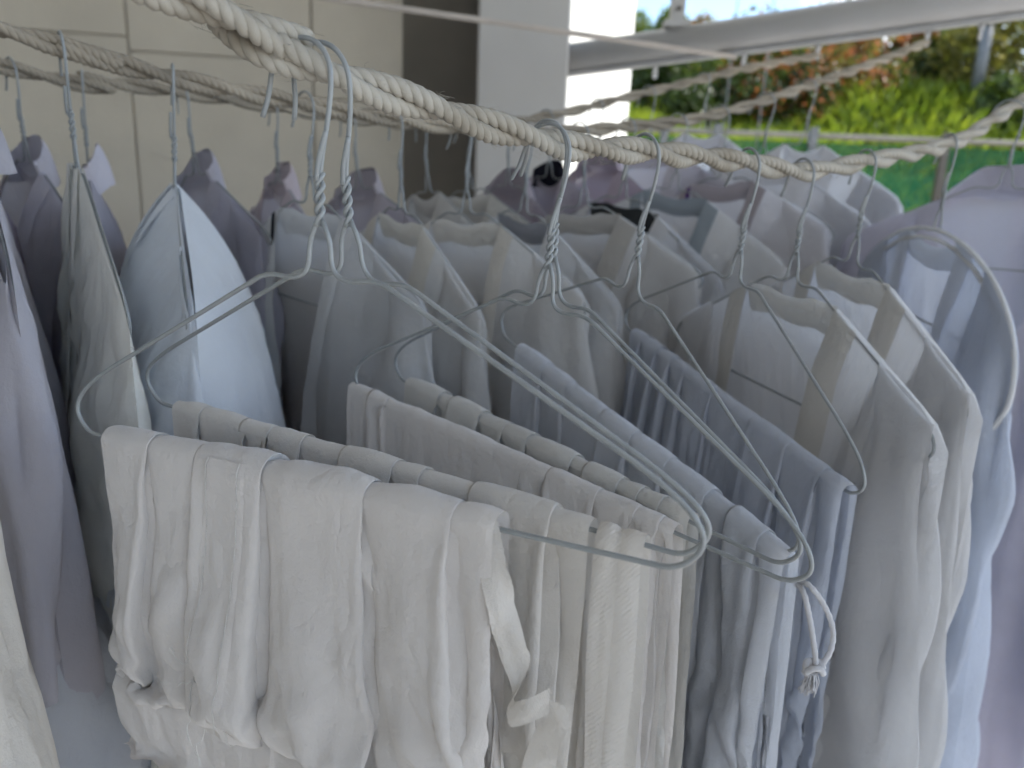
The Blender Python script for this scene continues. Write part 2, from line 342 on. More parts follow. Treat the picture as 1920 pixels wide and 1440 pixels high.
def rope(name, label, P, step, mat, plies=2, pr=.0046, pitch=.14, sr=.0029, sro=.0023, lay=.0195, k=8, seed=0, fuzz=0):
    Pc = spline(P, int(np.sum(np.linalg.norm(np.diff(np.asarray(P), axis=0), axis=1)) / step)); base = Pc[0].copy(); Pc = Pc - base
    th = thing(name, label, 'rope', loc=tuple(base)); T_, N, B = frames(Pc)
    s = np.concatenate([[0], np.cumsum(np.linalg.norm(np.diff(Pc, axis=0), axis=1))])
    wob = 1 + .25 * vn(s * 9, s * 0, seed)
    for a in range(plies):
        ph = 2 * np.pi * s / pitch * wob.mean() + a * 2 * np.pi / plies + 1.2 * vn(s * 5, 0 * s, seed + 2)
        C1 = Pc + (pr if plies > 1 else 0) * (np.cos(ph)[:, None] * N + np.sin(ph)[:, None] * B)
        T1, N1, B1 = frames(C1)
        for b in range(3):
            q = 2 * np.pi * s / lay + b * 2 * np.pi / 3 + a * .9 + .5 * vn(s * 30, 0 * s, seed + a)
            Q = C1 + sro * (np.cos(q)[:, None] * N1 + np.sin(q)[:, None] * B1)
            V, F = tube(Q, sr * (1 + .10 * vn(s * 60, 0 * s + b, seed + 5)), k)
            obj('strand', make_mesh('strand', V, F), mat, th)
    if fuzz:
        rg = np.random.RandomState(seed); vs = []
        for i in range(fuzz):
            j = rg.randint(5, len(Pc) - 5); a = rg.rand() * 6.28; d = math.cos(a) * N[j] + math.sin(a) * B[j]; p_ = Pc[j] + d * rg.uniform(.006, .009)
            vs.append(tube([p_, p_ + d * .0015 + T_[j] * rg.uniform(-.003, .003), p_ + d * rg.uniform(.001, .004) + T_[j] * rg.uniform(-.007, .007)], .00011, 3, False))
        obj('stray_fibres', make_mesh('stray_fibres', *join(vs)), mat, th)['kind'] = 'stuff'
    return Pc + base
C1 = rope('clothes_rope', 'thick cream twisted cotton rope nearest the camera with trousers hanging', R1, .0016, M_ROPE, seed=1, k=10, fuzz=1500)
C2 = rope('clothes_rope', 'grey twisted rope on the second line behind the nearest one', R2, .0028, M_ROPE2, seed=2)
C3 = rope('clothes_rope', 'blurred grey twisted rope on the third line nearest the tiled wall', R3, .0032, M_ROPE2, seed=3, k=6)
rope('clothes_rope', 'thin taut pale cord high up crossing in front of the columns', R0, .004, M_CORD, plies=1, sr=.0036, sro=.0032, lay=.03, k=6, seed=4)

# ------------------------------------------------------------------ the wire hanger
WR = .00126
def p3(x, y, z): return np.array([x, y, z], float)
a_ = np.linspace(0, R(168), 16)
def hook_mesh(dx):
    arc = [p3(-.012 + .0186 * math.cos(q), 0, .067 + .0186 * math.sin(q)) for q in a_]
    P = [p3(0, 0, .021), p3(.0015, 0, .032), p3(.0052, 0, .050), p3(.0066, 0, .062)] + arc + [p3(-.0325 + dx * .5, 0, .060), p3(-.0365 + dx, 0, .0505)]
    P = spline(P, 60); stub = spline([p3(0, -.0026, .020), p3(.002, -.0030, .030), p3(.0062, -.0028, .0425)], 10)
    return make_mesh('hook', *join([tube(P, WR, 10), tube(stub, WR, 10)]))
def frame_mesh(dz, asym):
    def side(sg, b):
        return [p3(sg * .0014, 0, .002), p3(sg * .0064, 0, -.0085), p3(sg * .0072, 0, -.0225), p3(sg * .016, 0, -.0275 + b), p3(sg * .035, 0, -.0253 + b), p3(sg * .184, 0, -.100), p3(sg * .2, 0, -.1185 + dz)]
    L_ = side(-1, 0); R_ = side(1, asym)
    loop = L_ + [p3(-.1875, 0, -.1326), p3(-.06, 0, -.1333), p3(.06, 0, -.1333), p3(.1875, 0, -.1326)] + R_[::-1]
    rad = [0, .005, .008, .007, .008, .03, .013, .008, .01, .01, .008, .013, .03, .008, .007, .008, .005, 0]
    P = rounded(loop, rad, 8)
    return make_mesh('wire_frame', *tube(P, WR, 10))
def neck_mesh():
    t_ = np.linspace(0, 1, 48); pr_ = []
    for k in (0, np.pi):
        q = t_ * 2 * np.pi * 2.1 + k; r_ = .00145
        pr_.append(tube(np.stack([r_ * np.cos(q), r_ * np.sin(q), t_ * .0245 - .001], -1), WR, 10))
    return make_mesh('twisted_neck', *join(pr_))
HM = [hook_mesh(d) for d in (0, .004, -.003)]; FM = [frame_mesh(0, 0), frame_mesh(.002, -.0015), frame_mesh(-.002, .001)]; NM = neck_mesh()
hn = [0]
def hanger(h, label, group):
    th = thing('wire_hanger', label, 'hanger', basis(h['o'], h['A'], h['N'], h['T']), group=group); i = hn[0]; hn[0] += 1
    obj('hook', HM[i % 3], M_WIRE, th); obj('twisted_neck', NM, M_WIRE, th); obj('wire_frame', FM[i % 3], M_WIRE, th)
    return th

# ------------------------------------------------------------------ cloth relaxation (position based, vectorised)
def relax(P, pin, gu=1.05, gv=1.03, it=120, bend=.10, grav=2.2e-5, ymin=None, sgn=None, seed=0, jit=.0020, start=None):
    P = P.copy(); nr, nc = P.shape[:2]; rg = np.random.RandomState(seed)
    cons = []
    for (di, dj, g_, k) in ((0, 1, gu, .9), (1, 0, gv, .9), (1, 1, (gu + gv) / 2, .5), (1, -1, (gu + gv) / 2, .5), (0, 3, gu * .985, bend), (3, 0, gv, bend)):
        a = (slice(0, nr - di), slice(max(0, -dj), nc - max(0, dj))); b = (slice(di, nr), slice(max(0, dj), nc - max(0, -dj)))
        if di == 3: rest = sum(np.linalg.norm(P[i + 1:nr - 2 + i] - P[i:nr - 3 + i], axis=2) for i in range(3)) * g_ * .985
        elif dj == 3: rest = sum(np.linalg.norm(P[:, i + 1:nc - 2 + i] - P[:, i:nc - 3 + i], axis=2) for i in range(3)) * (g_ if not np.ndim(g_) else g_) * .96
        else: rest = np.linalg.norm(P[b] - P[a], axis=2) * (g_[a[0]] if np.ndim(g_) else g_)
        cons.append((a, b, rest, k))
    if start is not None: P = start.copy()
    free = (~pin)[..., None].astype(float); gi, gj = np.mgrid[0:nr, 0:nc]
    P[..., 1] += jit * 2 * fbm(gi * .10, gj * .16, seed + 20, 3) * free[..., 0]
    P[..., 0] += jit * fbm(gi * .12, gj * .12, seed + 30, 2) * free[..., 0]
    Pv = P.copy()
    for n_ in range(it):
        V_ = (P - Pv) * .82; Pv = P.copy(); P = P + V_ * free; P[..., 2] -= grav * free[..., 0]
        for rep_ in range(2):
            acc = np.zeros_like(P); cnt = np.full((nr, nc, 1), 1e-9)
            for a, b, rest, k in cons:
                d = P[b] - P[a]; l = np.linalg.norm(d, axis=2) + 1e-9; c_ = (.5 * k * (l - rest) / l)[..., None] * d
                acc[a] += c_; acc[b] -= c_; cnt[a] += k; cnt[b] += k
            P = P + 1.25 * acc / np.maximum(cnt, 1) * 1.0 * free
        if ymin is not None: P[..., 1] = np.where(sgn < 0, np.minimum(P[..., 1], -ymin), np.where(sgn > 0, np.maximum(P[..., 1], ymin), P[..., 1]))
    return P

# ------------------------------------------------------------------ trousers folded over a hanger bar
BAR = -.1326
def trousers(name, label, h, s0, s1, creases, Lf, Lb, mat, seed, r_=.0062, amp=.006, wr=.0022, cat='trousers', group=None, splay=.05, inner=True, sim=(1.075, 1.05, 120), hem=False, wk_amp=.8):
    rg = np.random.RandomState(seed); base = hp(h, 0, BAR)
    nh = np.array([-math.sin(h['yaw']), math.cos(h['yaw']), 0]); A = h['A']; up = np.array([0, 0, 1.0])
    th = thing(name, label, cat, loc=tuple(base), group=group)
    def sheet(s0, s1, rad, Lf, Lb, sc_, nf=64, creases=creases, seed=seed):
        cs = [s0] + [c[0] for c in creases if s0 + .004 < c[0] < s1 - .004] + [s1]; cc = [c for c in creases if s0 + .004 < c[0] < s1 - .004]
        # columns: position at bar, drift, height at the two layers
        cols = []
        for k in range(len(cs) - 1):
            m_ = max(5, int((cs[k + 1] - cs[k]) / .0023)); dL = cc[k - 1] if k > 0 else (s0, 0, 0, 1); dR = cc[k] if k < len(cc) else (s1, 0, 0, 1)
            hL = dL[2] if (k > 0 and dL[3] < 0) else 0; hR = dR[2] if (k < len(cc) and dR[3] > 0) else 0
            bl = amp * (.35 + .7 * rg.rand()) * min(1, (cs[k + 1] - cs[k]) / .045)
            oL = .0028 * (1 if k == 0 else 1); 
            sa = cs[k] + (0 if k == 0 else (-.0022 if dL[3] > 0 else -.0035)); sb = cs[k + 1] + (0 if k == len(cs) - 2 else (.0035 if dR[3] > 0 else .0022))
            for q in (1 - np.cos(np.linspace(0, np.pi, m_))) / 2 * .8 + np.linspace(0, 1, m_) * .2:
                cols.append((sa + (sb - sa) * q, cs[k] + (cs[k + 1] - cs[k]) * q, dL[1] * (1 - q) + dR[1] * q, hL * (1 - q) ** 1.5 + hR * q ** 1.5, bl * math.sin(math.pi * q) ** .75))
        cols = np.array(cols); S, Sm, D, Hh, Bu = cols.T
        arc = math.pi * rad / 2
        l_ = np.concatenate([-np.linspace(Lb, arc, 34), np.linspace(-arc, arc, 15)[1:-1], np.linspace(arc, Lf, nf)])
        SS, LL = np.meshgrid(S, l_); fr = LL > 0; dn = np.clip(np.abs(LL) - arc, 0, None)
        ang = np.clip(LL / rad, -math.pi / 2, math.pi / 2)
        g_ = .28 + .72 * sst(dn / .07); gb = .22 + .78 * sst(dn / .10)
        fade = np.clip(.62 + 1.15 * fbm(SS * 9, LL * 8, seed + 17, 2), .12, 1.25); hrow = int(np.argmin(np.abs(l_ - (hem or 0)))); hb = (sst((LL - (hem - .045)) / .045) * fr * .92) if hem else 0 * LL
        hgt = (Hh[None] * g_ * fade + Bu[None] * gb * (.6 + .5 * fade)) * (1 - hb)
        fo = np.clip(fade * 1.3, .25, 1) * (1 - hb); SS = Sm[None] + (S - Sm)[None] * np.where(dn > .012, fo, 1)
        hgt = hgt + wr * sst(dn / .04 + .25) * (1.3 * fbm(SS * 26 + .4 * dn * 60, LL * 11, seed) + .9 * fbm(SS * 70 - dn * 45, LL * 34, seed + 3, 2))
        hgt = hgt + .0012 * fbm(SS * 55, LL * 14, seed + 8)            # lumpy ridge
        sx = SS + D[None] * dn / .18 * sc_ + .004 * fbm(LL * 9, SS * 7, seed + 1) * sst(dn / .08)
        yy = -np.sin(ang) * (rad + hgt) - np.where(fr, 1, -1) * splay * dn * .35
        zz = np.cos(ang) * (rad + np.where(dn > 0, 0, hgt)) - dn + WR * 0
        if sc_ == 1 and sim:
            Q = np.stack([sx, yy, zz], -1); pin = (np.abs(LL) < arc + .0015)
            gu_ = sim[0]
            if hem: pin = pin | (fr & (np.abs(LL - l_[hrow]) < 1e-6)) | (LL > Lf - .001); gu_ = np.where(l_ > hem, 1.012, sim[0])[:, None]
            Q = relax(Q, pin, gu_, sim[1], sim[2], ymin=rad * .5, sgn=np.where(np.abs(LL) > arc, -np.sign(LL), 0), seed=seed)
            # fine set-in wrinkles
            rid = lambda a_, b_, k_: np.sqrt(fbm(a_, b_, k_, 2) ** 2 + .004)
            wk = .0042 * rid(SS * 17 + LL * 9, LL * 13 - SS * 6, seed + 51) + .0024 * rid(SS * 38 - LL * 20, LL * 30 + SS * 8, seed + 52) - .0012
            Q[..., 1] += np.where(fr, -1, 1) * wk * sst(dn / .03) * wk_amp
            if hem:
                sm_ = np.exp(-((LL - hem) / .0030) ** 2) * fr; pk = np.exp(-((LL - hem + .007) / .009) ** 2) * fr
                Q[..., 1] += .0035 * sm_ - .0030 * pk * (.5 + 1.6 * vn(SS * 190, LL * 20, seed + 4)) - .0022 * fr * (LL > hem) * sst((LL - hem) / .004)
            sx, yy, zz = Q[..., 0], Q[..., 1], Q[..., 2]
        P = sx[..., None] * A + yy[..., None] * nh + zz[..., None] * up
        uv = np.stack([SS, LL], -1)
        return P, uv
    P, uv = sheet(s0, s1, r_, Lf, Lb, 1)
    if hem:
        hr = 34 + 13 + int(np.argmin(np.abs(np.linspace(math.pi * r_ / 2, Lf, 64) - hem)))
        obj('outer_leg', grid_mesh('outer_leg', P[:hr + 1], uv=uv[:hr + 1]), mat, th); obj('waistband', grid_mesh('waistband', P[hr:], uv=uv[hr:]), mat, th)
        P = P[:hr + 1]
    else: obj('outer_leg', grid_mesh('outer_leg', P, uv=uv), mat, th)
    if inner:
        Pi, uvi = sheet(s0 + .004, s1 - .0045, r_ * .52, Lf * .93, Lb * .96, .99, 30, creases=[(c[0] + .004, c[1], c[2] * .5, c[3]) for c in creases], seed=seed + 40)
        obj('inner_leg', grid_mesh('inner_leg', Pi, uv=uvi), mat, th)
    return th, P, dict(A=A, nh=nh, base=base)
def strip(name, path, wdir, wid, mat, parent, n=60, fold=.0008, seed=0):
    """a flat cloth tape along a path (local coords), width direction wdir (per point or fixed)"""
    Pp = spline(path, n); wd = np.broadcast_to(np.asarray(wdir, float), (len(wdir), 3)) if np.ndim(wdir) > 1 else np.asarray(wdir, float)[None]
    if len(wd) > 1: wd = np.stack([np.interp(np.linspace(0, 1, n), np.linspace(0, 1, len(wd)), wd[:, i]) for i in range(3)], -1)
    wd = np.broadcast_to(wd, (n, 3)); wd = wd / np.linalg.norm(wd, axis=1)[:, None]
    T_ = np.gradient(Pp, axis=0); T_ /= np.linalg.norm(T_, axis=1)[:, None]; nn = np.cross(T_, wd)
    c_ = np.linspace(-1, 1, 9); t_ = np.linspace(0, 1, n)
    Q = Pp[:, None] + (c_ * wid / 2)[None, :, None] * wd[:, None] + (fold * (1 - c_ ** 2)[None, :] + .0025 * vn(t_[:, None] * 9, c_[None] * 1.5, seed))[..., None] * nn[:, None]
    uv = np.stack(np.broadcast_arrays(c_[None] * wid / 2, (t_ * len(Pp) * .004)[:, None]), -1)
    return obj(name, grid_mesh(name, Q, uv=uv), mat, parent)
WHT = (.78, .75, .72); CRM = (.75, .72, .675); BLU = (.58, .635, .73); BLU2 = (.50, .56, .68)
mA = cloth(WHT, .25, crumple=.2); mB = cloth(CRM, .25); mT = cloth(CRM, .22, twill=True); mE = cloth((.735, .755, .795), .42); mF = cloth((.655, .69, .76), .40)
G_TR = 'trousers folded over wire hangers on the near rope'
G_HG = 'wire hangers on the near rope'
tA, PA, fA = trousers('white_trousers', 'big white gathered trousers in front with loose threads along a seam', H1, -.164, .106,
    [(-.124, -.010, .013, 1), (-.078, -.006, .007, -1), (-.034, .002, .020, 1), (.031, .016, .014, 1), (.081, .022, .011, 1)], .222, .30, mA, 11, r_=.0080, amp=.020, wr=.006, group=G_TR, sim=(1.10, 1.025, 170), hem=.170, wk_amp=1.5)
tB, PB, fB = trousers('white_trousers', 'cream trousers on the second hanger right behind the big white pair', H2, -.166, .142,
    [(-.139, 0, .006, 1), (-.095, .002, .005, -1), (-.076, .003, .006, 1), (-.048, 0, .008, 1), (-.011, 0, .005, -1), (.021, .0, .006, 1), (.040, 0, .007, 1), (.078, .005, .006, -1), (.119, .010, .008, 1)], .32, .30, mB, 12, r_=.006, amp=.007, group=G_TR)
tC, PC, fC = trousers('white_trousers', 'smooth white trousers draped behind the cream pair with a bare bar end', H3, -.199, .121,
    [(-.166, .004, .010, -1), (-.150, 0, .006, 1), (.004, 0, .004, 1), (.028, 0, .004, -1), (.062, 0, .005, 1), (.091, .003, .005, 1), (.108, .006, .005, 1)], .34, .30, mA, 13, r_=.006, amp=.006, group=G_TR)
tD, PD, fD = trousers('white_trousers', 'tightly pleated white trousers on the middle twin hanger', H4, -.172, .131,
    [(-.123, 0, .008, 1), (-.101, 0, .008, -1), (-.069, 0, .006, 1), (-.040, 0, .004, 1), (-.013, 0, .007, 1), (.031, 0, .006, 1), (.049, 0, .005, -1), (.073, 0, .006, 1), (.090, 0, .005, 1), (.107, .003, .005, 1)], .34, .30, cloth((.70, .685, .65), .25), 14, r_=.006, amp=.006, group=G_TR)
tE, PE, fE = trousers('pale_blue_trousers', 'bluish white trousers with knotted drawstring loop at the bar end', H5, -.150, .196,
    [(-.100, 0, .007, 1), (-.060, 0, .006, 1), (.000, 0, .004, -1), (.035, 0, .006, 1), (.078, .004, .006, 1), (.122, .008, .008, 1), (.150, .012, .009, -1), (.172, .016, .008, 1)], .36, .34, mE, 15, r_=.0068, amp=.009, group=G_TR)
tF, PF, fF = trousers('pale_blue_trousers', 'blue pleated trousers filling the hanger just before the sheer robes', H6, -.168, .186,
    [(-.140, -.006, .008, 1), (-.105, -.004, .010, 1), (-.076, -.002, .010, 1), (-.048, 0, .010, 1), (.002, 0, .007, 1), (.071, 0, .004, -1), (.115, 0, .004, 1), (.158, .004, .007, 1)], .36, .34, mF, 16, r_=.0068, amp=.008, group=G_TR)
for h, l in ((H1, 'foremost wire hanger carrying the big gathered white trousers'), (H2, 'wire hanger carrying the cream trousers, second from the front'),
             (H3, 'wire hanger whose bare bar end reaches furthest right, middle twin'), (H4, 'rear one of the two twin hangers at mid rope'),
             (H5, 'wire hanger carrying the bluish white trousers with drawstring'), (H6, 'wire hanger carrying the blue pleated trousers'),
             (H7, 'wire hanger inside the first sheer white robe'), (H8, 'wire hanger inside the second sheer white robe')): hanger(h, l, G_HG)

# details of the near trousers
def surf(P, f, s, l_idx):                                    # a point on the outer sheet by column fraction / row
    return P[l_idx, int(np.clip(s, 0, 1) * (P.shape[1] - 1))]
nr = PA.shape[0]
# stitched seam tape with loose threads
jc = int(np.argmin(np.abs(PA[nr - 20] @ fA['A'] - (-.080)))); jw = 9
rows = np.arange(44, nr - 1, 1); q = np.stack([PA[rows, j] for j in range(jc, jc + jw)], 1) - .0012 * fA['nh']; q[:, 0] += .0009 * fA['nh']; q[:, -1] += .0009 * fA['nh']
tape = obj('seam_tape', grid_mesh('seam_tape', q), mA, tA)
rg = np.random.RandomState(4); vs = []
for side in (1, jw - 2):
    for i in range(len(rows) * 3):
        f_ = i / (len(rows) * 3 - 1) * (len(rows) - 1.01); a = int(f_); p_ = q[a, side] * (1 - f_ + a) + q[a + 1, side] * (f_ - a) - .0006 * fA['nh']
        vs.append(tube([p_ + (0, 0, .0006), p_ - (0, 0, .0006)], .00022, 4))
obj('stitching', make_mesh('stitching', *join(vs)), cloth((.76, .75, .72), .1), tape)['kind'] = 'stuff'
for i in range(5):
    p_ = q[-8 - 5 * (i % 3), 0]; pts = [p_]; ph = rg.rand() * 6
    for j in range(9): ph += rg.uniform(-1.3, 1.3); pts.append(pts[-1] + fA['A'] * .0035 * math.cos(ph) - fA['nh'] * rg.uniform(0, .0009) + np.array([0, 0, .0035 * math.sin(ph) - .0012]))
    obj('loose_thread', make_mesh('loose_thread', *tube(spline(pts, 50), .00028, 5)), cloth((.76, .75, .72), .1), tape)
# tie ribbon hanging from the right end of the front pair
A_, N_ = fA['A'], fA['nh']; e = hp(H1, .106, BAR) - fA['base']
loc = lambda f, px, py, d: at(px, py, d) - f['base']
strip('tie_ribbon', [loc(fA, 905, 975, .345), loc(fA, 925, 1060, .345), loc(fA, 950, 1180, .352), loc(fA, 975, 1270, .360), loc(fA, 955, 1335, .362), loc(fA, 985, 1335, .352), loc(fA, 1030, 1312, .350)],
      [A_ + .4 * N_, A_, A_ * .6 + N_, A_ + .3 * N_, np.array([0, 0, 1.0]) + .5 * A_, np.array([0, 0, 1.0]), np.array([0, 0, 1.0])], .014, mT, tA, 80, seed=3)
strip('tie_ribbon', [loc(fA, 1030, 1312, .350), loc(fA, 1040, 1345, .352), loc(fA, 1025, 1390, .354), loc(fA, 1010, 1440, .358), loc(fA, 1000, 1500, .362)],
      [A_, A_ - .4 * N_, A_, A_], .016, mT, tA, 60, seed=4)
# belt strap over the bar of the cream pair
A_, N_ = fB['A'], fB['nh']
for s_, y_, seed in ((.152, 0, 1), (.163, .0012, 2)):
    b_ = s_ * A_
    path = [b_ + N_ * .014 + (0, 0, -.20), b_ + N_ * .010 + (0, 0, -.08), b_ + N_ * .0055 + (0, 0, -.01), b_ + (0, 0, .0048 + y_), b_ - N_ * .0060 + (0, 0, -.01), b_ - N_ * .009 + A_ * .002 + (0, 0, -.08), b_ - N_ * .012 + A_ * (.010 - y_ * 9) + (0, 0, -.20), b_ - N_ * .013 + A_ * .012 + (0, 0, -.30)]
    strip('belt_strap', path, A_, .0125, mT, tB, 110, .0012, seed)
# drawstring with knot and frayed tassel on the bluish pair
mS = cloth((.74, .74, .76), .15)
g = lambda px, py, d=.455: at(px, py, d) - fE['base']
lp = spline([g(1500, 1090, .468), g(1520, 1100), g(1548, 1140), g(1562, 1185), g(1555, 1225), g(1532, 1252), g(1528, 1225), g(1520, 1170), g(1508, 1115), g(1496, 1095, .47)], 90)
dstr = obj('drawstring', make_mesh('drawstring', *tube(lp, .0017 * (1 + .12 * np.sin(np.arange(90) * 1.9)), 8)), mS, tE)
a = np.linspace(0, 2 * np.pi * 1.6, 40); kc = g(1527, 1254, .454)
kn = kc + np.stack([.0052 * np.cos(a), .004 * np.sin(a), .003 * np.sin(a * 1.7)], -1)
obj('knot', make_mesh('knot', *tube(kn, .0019, 8)), mS, dstr)
vs = []
for i in range(70):
    d = np.array([rg.uniform(-.005, .002), rg.uniform(-.003, .003), -rg.uniform(.008, .016)]); s0_ = kc + np.array([rg.uniform(-.003, .002), rg.uniform(-.002, .002), -.002])
    vs.append(tube(spline([s0_, s0_ + d * .5 + rg.uniform(-.002, .002, 3), s0_ + d], 6), .00032, 4))
obj('tassel', make_mesh('tassel', *join(vs)), mS, dstr)['kind'] = 'stuff'

# ------------------------------------------------------------------ shirts and robes on hangers
def arm_z(s, rnd=0):
    a = np.abs(s); z = np.interp(a, [0, .03, .036, .17, .19, .2, .23], [-.026, -.026, -.027, -.094, -.105, -.118, -.15])
    if rnd: z = -.165 + .135 * np.sqrt(np.clip(1 - (a / .206) ** 2, 0, 1))
    return z + .0035
def shirt(name, label, h, col, seed, L=.72, w_=.203, flare=.02, depth=.04, vd=.30, nw=.045, gap=.012, collar='band', ccol=None, pw=.03, trans=.46, sheer=0.06,
          sleeve=.42, amp=.015, nfold=6, cat='shirt', group=None, rnd=0, pcol=None, fine=1, fringe=False, sl_w=.062, dl=.11, dpow=1, sim=None, chg=.028, tagc=None):
    rg = np.random.RandomState(seed); nh = np.array([-math.sin(h['yaw']), math.cos(h['yaw']), 0]); a = np.array([math.cos(h['yaw']), math.sin(h['yaw']), 0]); 
    th = thing(name, label, cat, basis(h['o'], a, nh, np.array([0, 0, 1.0])), group=group)
    tilt = h['A'][2] / max(.5, math.hypot(h['A'][0], h['A'][1]))
    mat = cloth(col, trans, sheer); mP = cloth(pcol or [c * .93 for c in col], trans * .45, sheer * .3); mC = cloth(ccol, .08) if ccol else mP
    ph = rg.rand(8) * 6.3; kf = rg.uniform(.7, 1.3, 8)
    def top(s): return arm_z(s, rnd) + tilt * s
    def folds(s, dn, sg):
        f_ = 0
        for i in range(nfold): f_ = f_ + np.sin(s / .4 * 2 * np.pi * (1.2 + i * .9) * kf[i] + ph[i] + sg * 1.7 + 2.2 * fbm(dn * 3, s * 2, seed + i)) / (1 + .45 * i)
        f_ = np.sign(f_) * np.abs(f_) ** .8 if amp > .02 else f_
        return amp * sst(dn / .28) * f_ * .55 + .004 * fbm(s * 22 + dn * 9, dn * 9, seed + 5) * sst(dn / .05) + .0022 * fbm(s * 60, dn * 30, seed + 6) * sst(dn / .03)
    def surf(s0, v, sg):
        """s0: position along the hanger; v 0..1 downwards; sg -1 front, +1 back"""
        t0 = top(s0); dn = v * L; u = np.clip(np.abs(s0) / w_, 0, 1)
        x = s0 * (1 + flare / w_ * sst(v)) + .006 * fbm(dn * 6, s0 * 5, seed + 9) * sst(dn / .1)
        thk = depth * (1 - np.exp(-(dn / dl) ** dpow)) * np.sqrt(np.clip(1 - u ** 3.5, 0, 1)) + .0016 * (1 - u ** 8)
        y = sg * (thk + folds(s0, dn, sg) * (1 - u ** 6))
        z = t0 * (1 - v) - v * (L + .10) + tilt * s0 * v * .3
        return np.stack([x, y, z], -1)
    nrw = int(40 * fine); v = np.linspace(0, 1, nrw) ** 1.25
    s = np.linspace(-w_, w_, int(56 * fine)); SS, VV = np.meshgrid(s, v); Pb = surf(SS, VV, 1)
    nk = np.clip(1 - (SS / (nw + gap)) ** 2, 0, 1); Pb[..., 2] -= nk * .020 * (1 - sst(VV / .12))          # back neck dip
    if sim:
        pin = np.zeros(Pb.shape[:2], bool); pin[:2] = True; pin[:, 0] = pin[:, -1] = True
        pin[VV < .07] = True; Pb = relax(Pb, pin, *sim, seed=seed, bend=.3, jit=.003)
    obj('back_panel', grid_mesh('back_panel', Pb), mat, th)
    for sg in (-1, 1):
        s_in = np.where(v * L < vd, nw * (1 - np.clip(v * L / vd, 0, 1)) ** .85, 0) + gap * (1 + 1.5 * sst(v))
        q = np.linspace(0, 1, int(30 * fine)); S_ = -w_ + (w_ - s_in)[:, None] * q[None]; S_ = S_ * (1 if sg < 0 else -1)
        Pf = surf(S_, np.broadcast_to(v[:, None], S_.shape), -1)
        if sim:
            pin = np.zeros(Pf.shape[:2], bool); pin[:2] = True; pin[:, 0] = pin[:, -1] = pin[:, -2] = pin[:, -3] = True
            Pf = relax(Pf, pin, *sim, seed=seed + sg, bend=.3, jit=.003)
        obj('front_panel', grid_mesh('front_panel', Pf), mat, th)
        q = np.linspace(0, 1, 7); S_ = (-(s_in[:, None] + pw * (1 - q)[None])) * (1 if sg < 0 else -1)
        Pp = surf(S_, np.broadcast_to(v[:, None], S_.shape), -1); Pp[..., 1] -= .0022 * np.sin(np.pi * np.clip(q * .9 + .05, 0, 1))[None] ** .4 + .0006
        obj('placket', grid_mesh('placket', Pp), mP, th)
    # collar
    nw = nw + gap
    fi = np.linspace(-.12, np.pi + .12, 36); kk = np.linspace(0, 1, 8)
    cx = nw * np.cos(fi) * 1.03; cy = -.004 + .020 * np.sin(np.clip(fi, 0, np.pi)) ** .7
    if collar == 'band':
        sx_ = np.linspace(-nw * 1.02, nw * 1.02, 40); S2_, V2_ = np.meshgrid(sx_, np.linspace(0, chg / L, 8)); P = surf(S2_, V2_, 1)
        nk = np.clip(1 - (S2_ / nw) ** 2, 0, 1); P[..., 2] -= nk * .020 * (1 - sst(V2_ / .12)); P[..., 2] += .003
        P[..., 1] -= .0035 + .002 * np.sin(V2_ * L / chg * np.pi)
        obj('collar', grid_mesh('collar', P), mC, th)
    else:                                                       # standing shirt collar with folded leaf
        z0 = top(cx) - .008; hs = .034
        x = np.concatenate([np.broadcast_to(cx, (8, 36)) * (1 - .12 * kk[:, None]), np.broadcast_to(cx, (8, 36)) * (.88 + .26 * kk[:, None])])
        y = np.concatenate([cy[None] - .004 * kk[:, None], cy[None] - .004 + (.012 * np.sin(np.clip(fi, 0, np.pi))[None] + .003) * kk[:, None] ** .7])
        lift = hs * (.55 + .45 * np.sin(np.clip(fi, 0, np.pi)))
        z = np.concatenate([z0[None] + lift[None] * kk[:, None], z0[None] + lift[None] - (lift[None] + .012) * kk[:, None] + .004 * np.sin(kk * np.pi)[:, None]])
        z = z + .004 * vn(fi[None] * 2.2, np.arange(16)[:, None] * .2, seed)
        obj('collar', grid_mesh('collar', np.stack([x, y, z], -1)), mC, th)
    # sleeves
    if sleeve:
        for sg in (-1, 1):
            n_, k_ = int(34 * fine), 26; vv = np.linspace(0, 1, n_); an = np.linspace(0, 2 * np.pi, k_, endpoint=False)
            A2, V2 = np.meshgrid(an, vv); g_ = sst(V2 / .22); dn = V2 * sleeve
            rx = sl_w * (.62 + .38 * g_) * (1 - .12 * V2); ry = (.003 + .015 * g_)
            ox = w_ - .045 + .022 * V2 + .01 * rg.randn() * V2
            xx = ox + rx * np.cos(A2) ; fz = .0075 * sst(dn / .08) * (np.sin(A2 * 3 + ph[2] + dn * 12) + .7 * np.sin(A2 * 5 + ph[3] - dn * 20)) + .004 * fbm(A2 * 1.3, dn * 14, seed + 14 + sg) * sst(dn / .05)
            xx = xx + fz * np.cos(A2); yy = -.004 - .012 * V2 + (ry + fz) * np.sin(A2)
            tp = top(np.clip(np.abs(xx), 0, .225) * sg) + .0012
            tp = np.maximum(tp, -.165)
            zz = tp * (1 - sst(V2 * 1.6)) + (-.11) * sst(V2 * 1.6) - dn
            obj('sleeve', grid_mesh('sleeve', np.stack([sg * xx, yy, zz], -1), close=True), mat, th)
    if tagc:
        P = np.stack(np.meshgrid(np.linspace(-nw - .004, -nw + .004, 3), np.linspace(0, .05, 8)), -1); P = np.stack([P[..., 0], -.010 - P[..., 1] * .1, top(P[..., 0]) - P[..., 1] - .004], -1)
        obj('neck_tag', grid_mesh('neck_tag', P), cloth(tagc, .02), th)
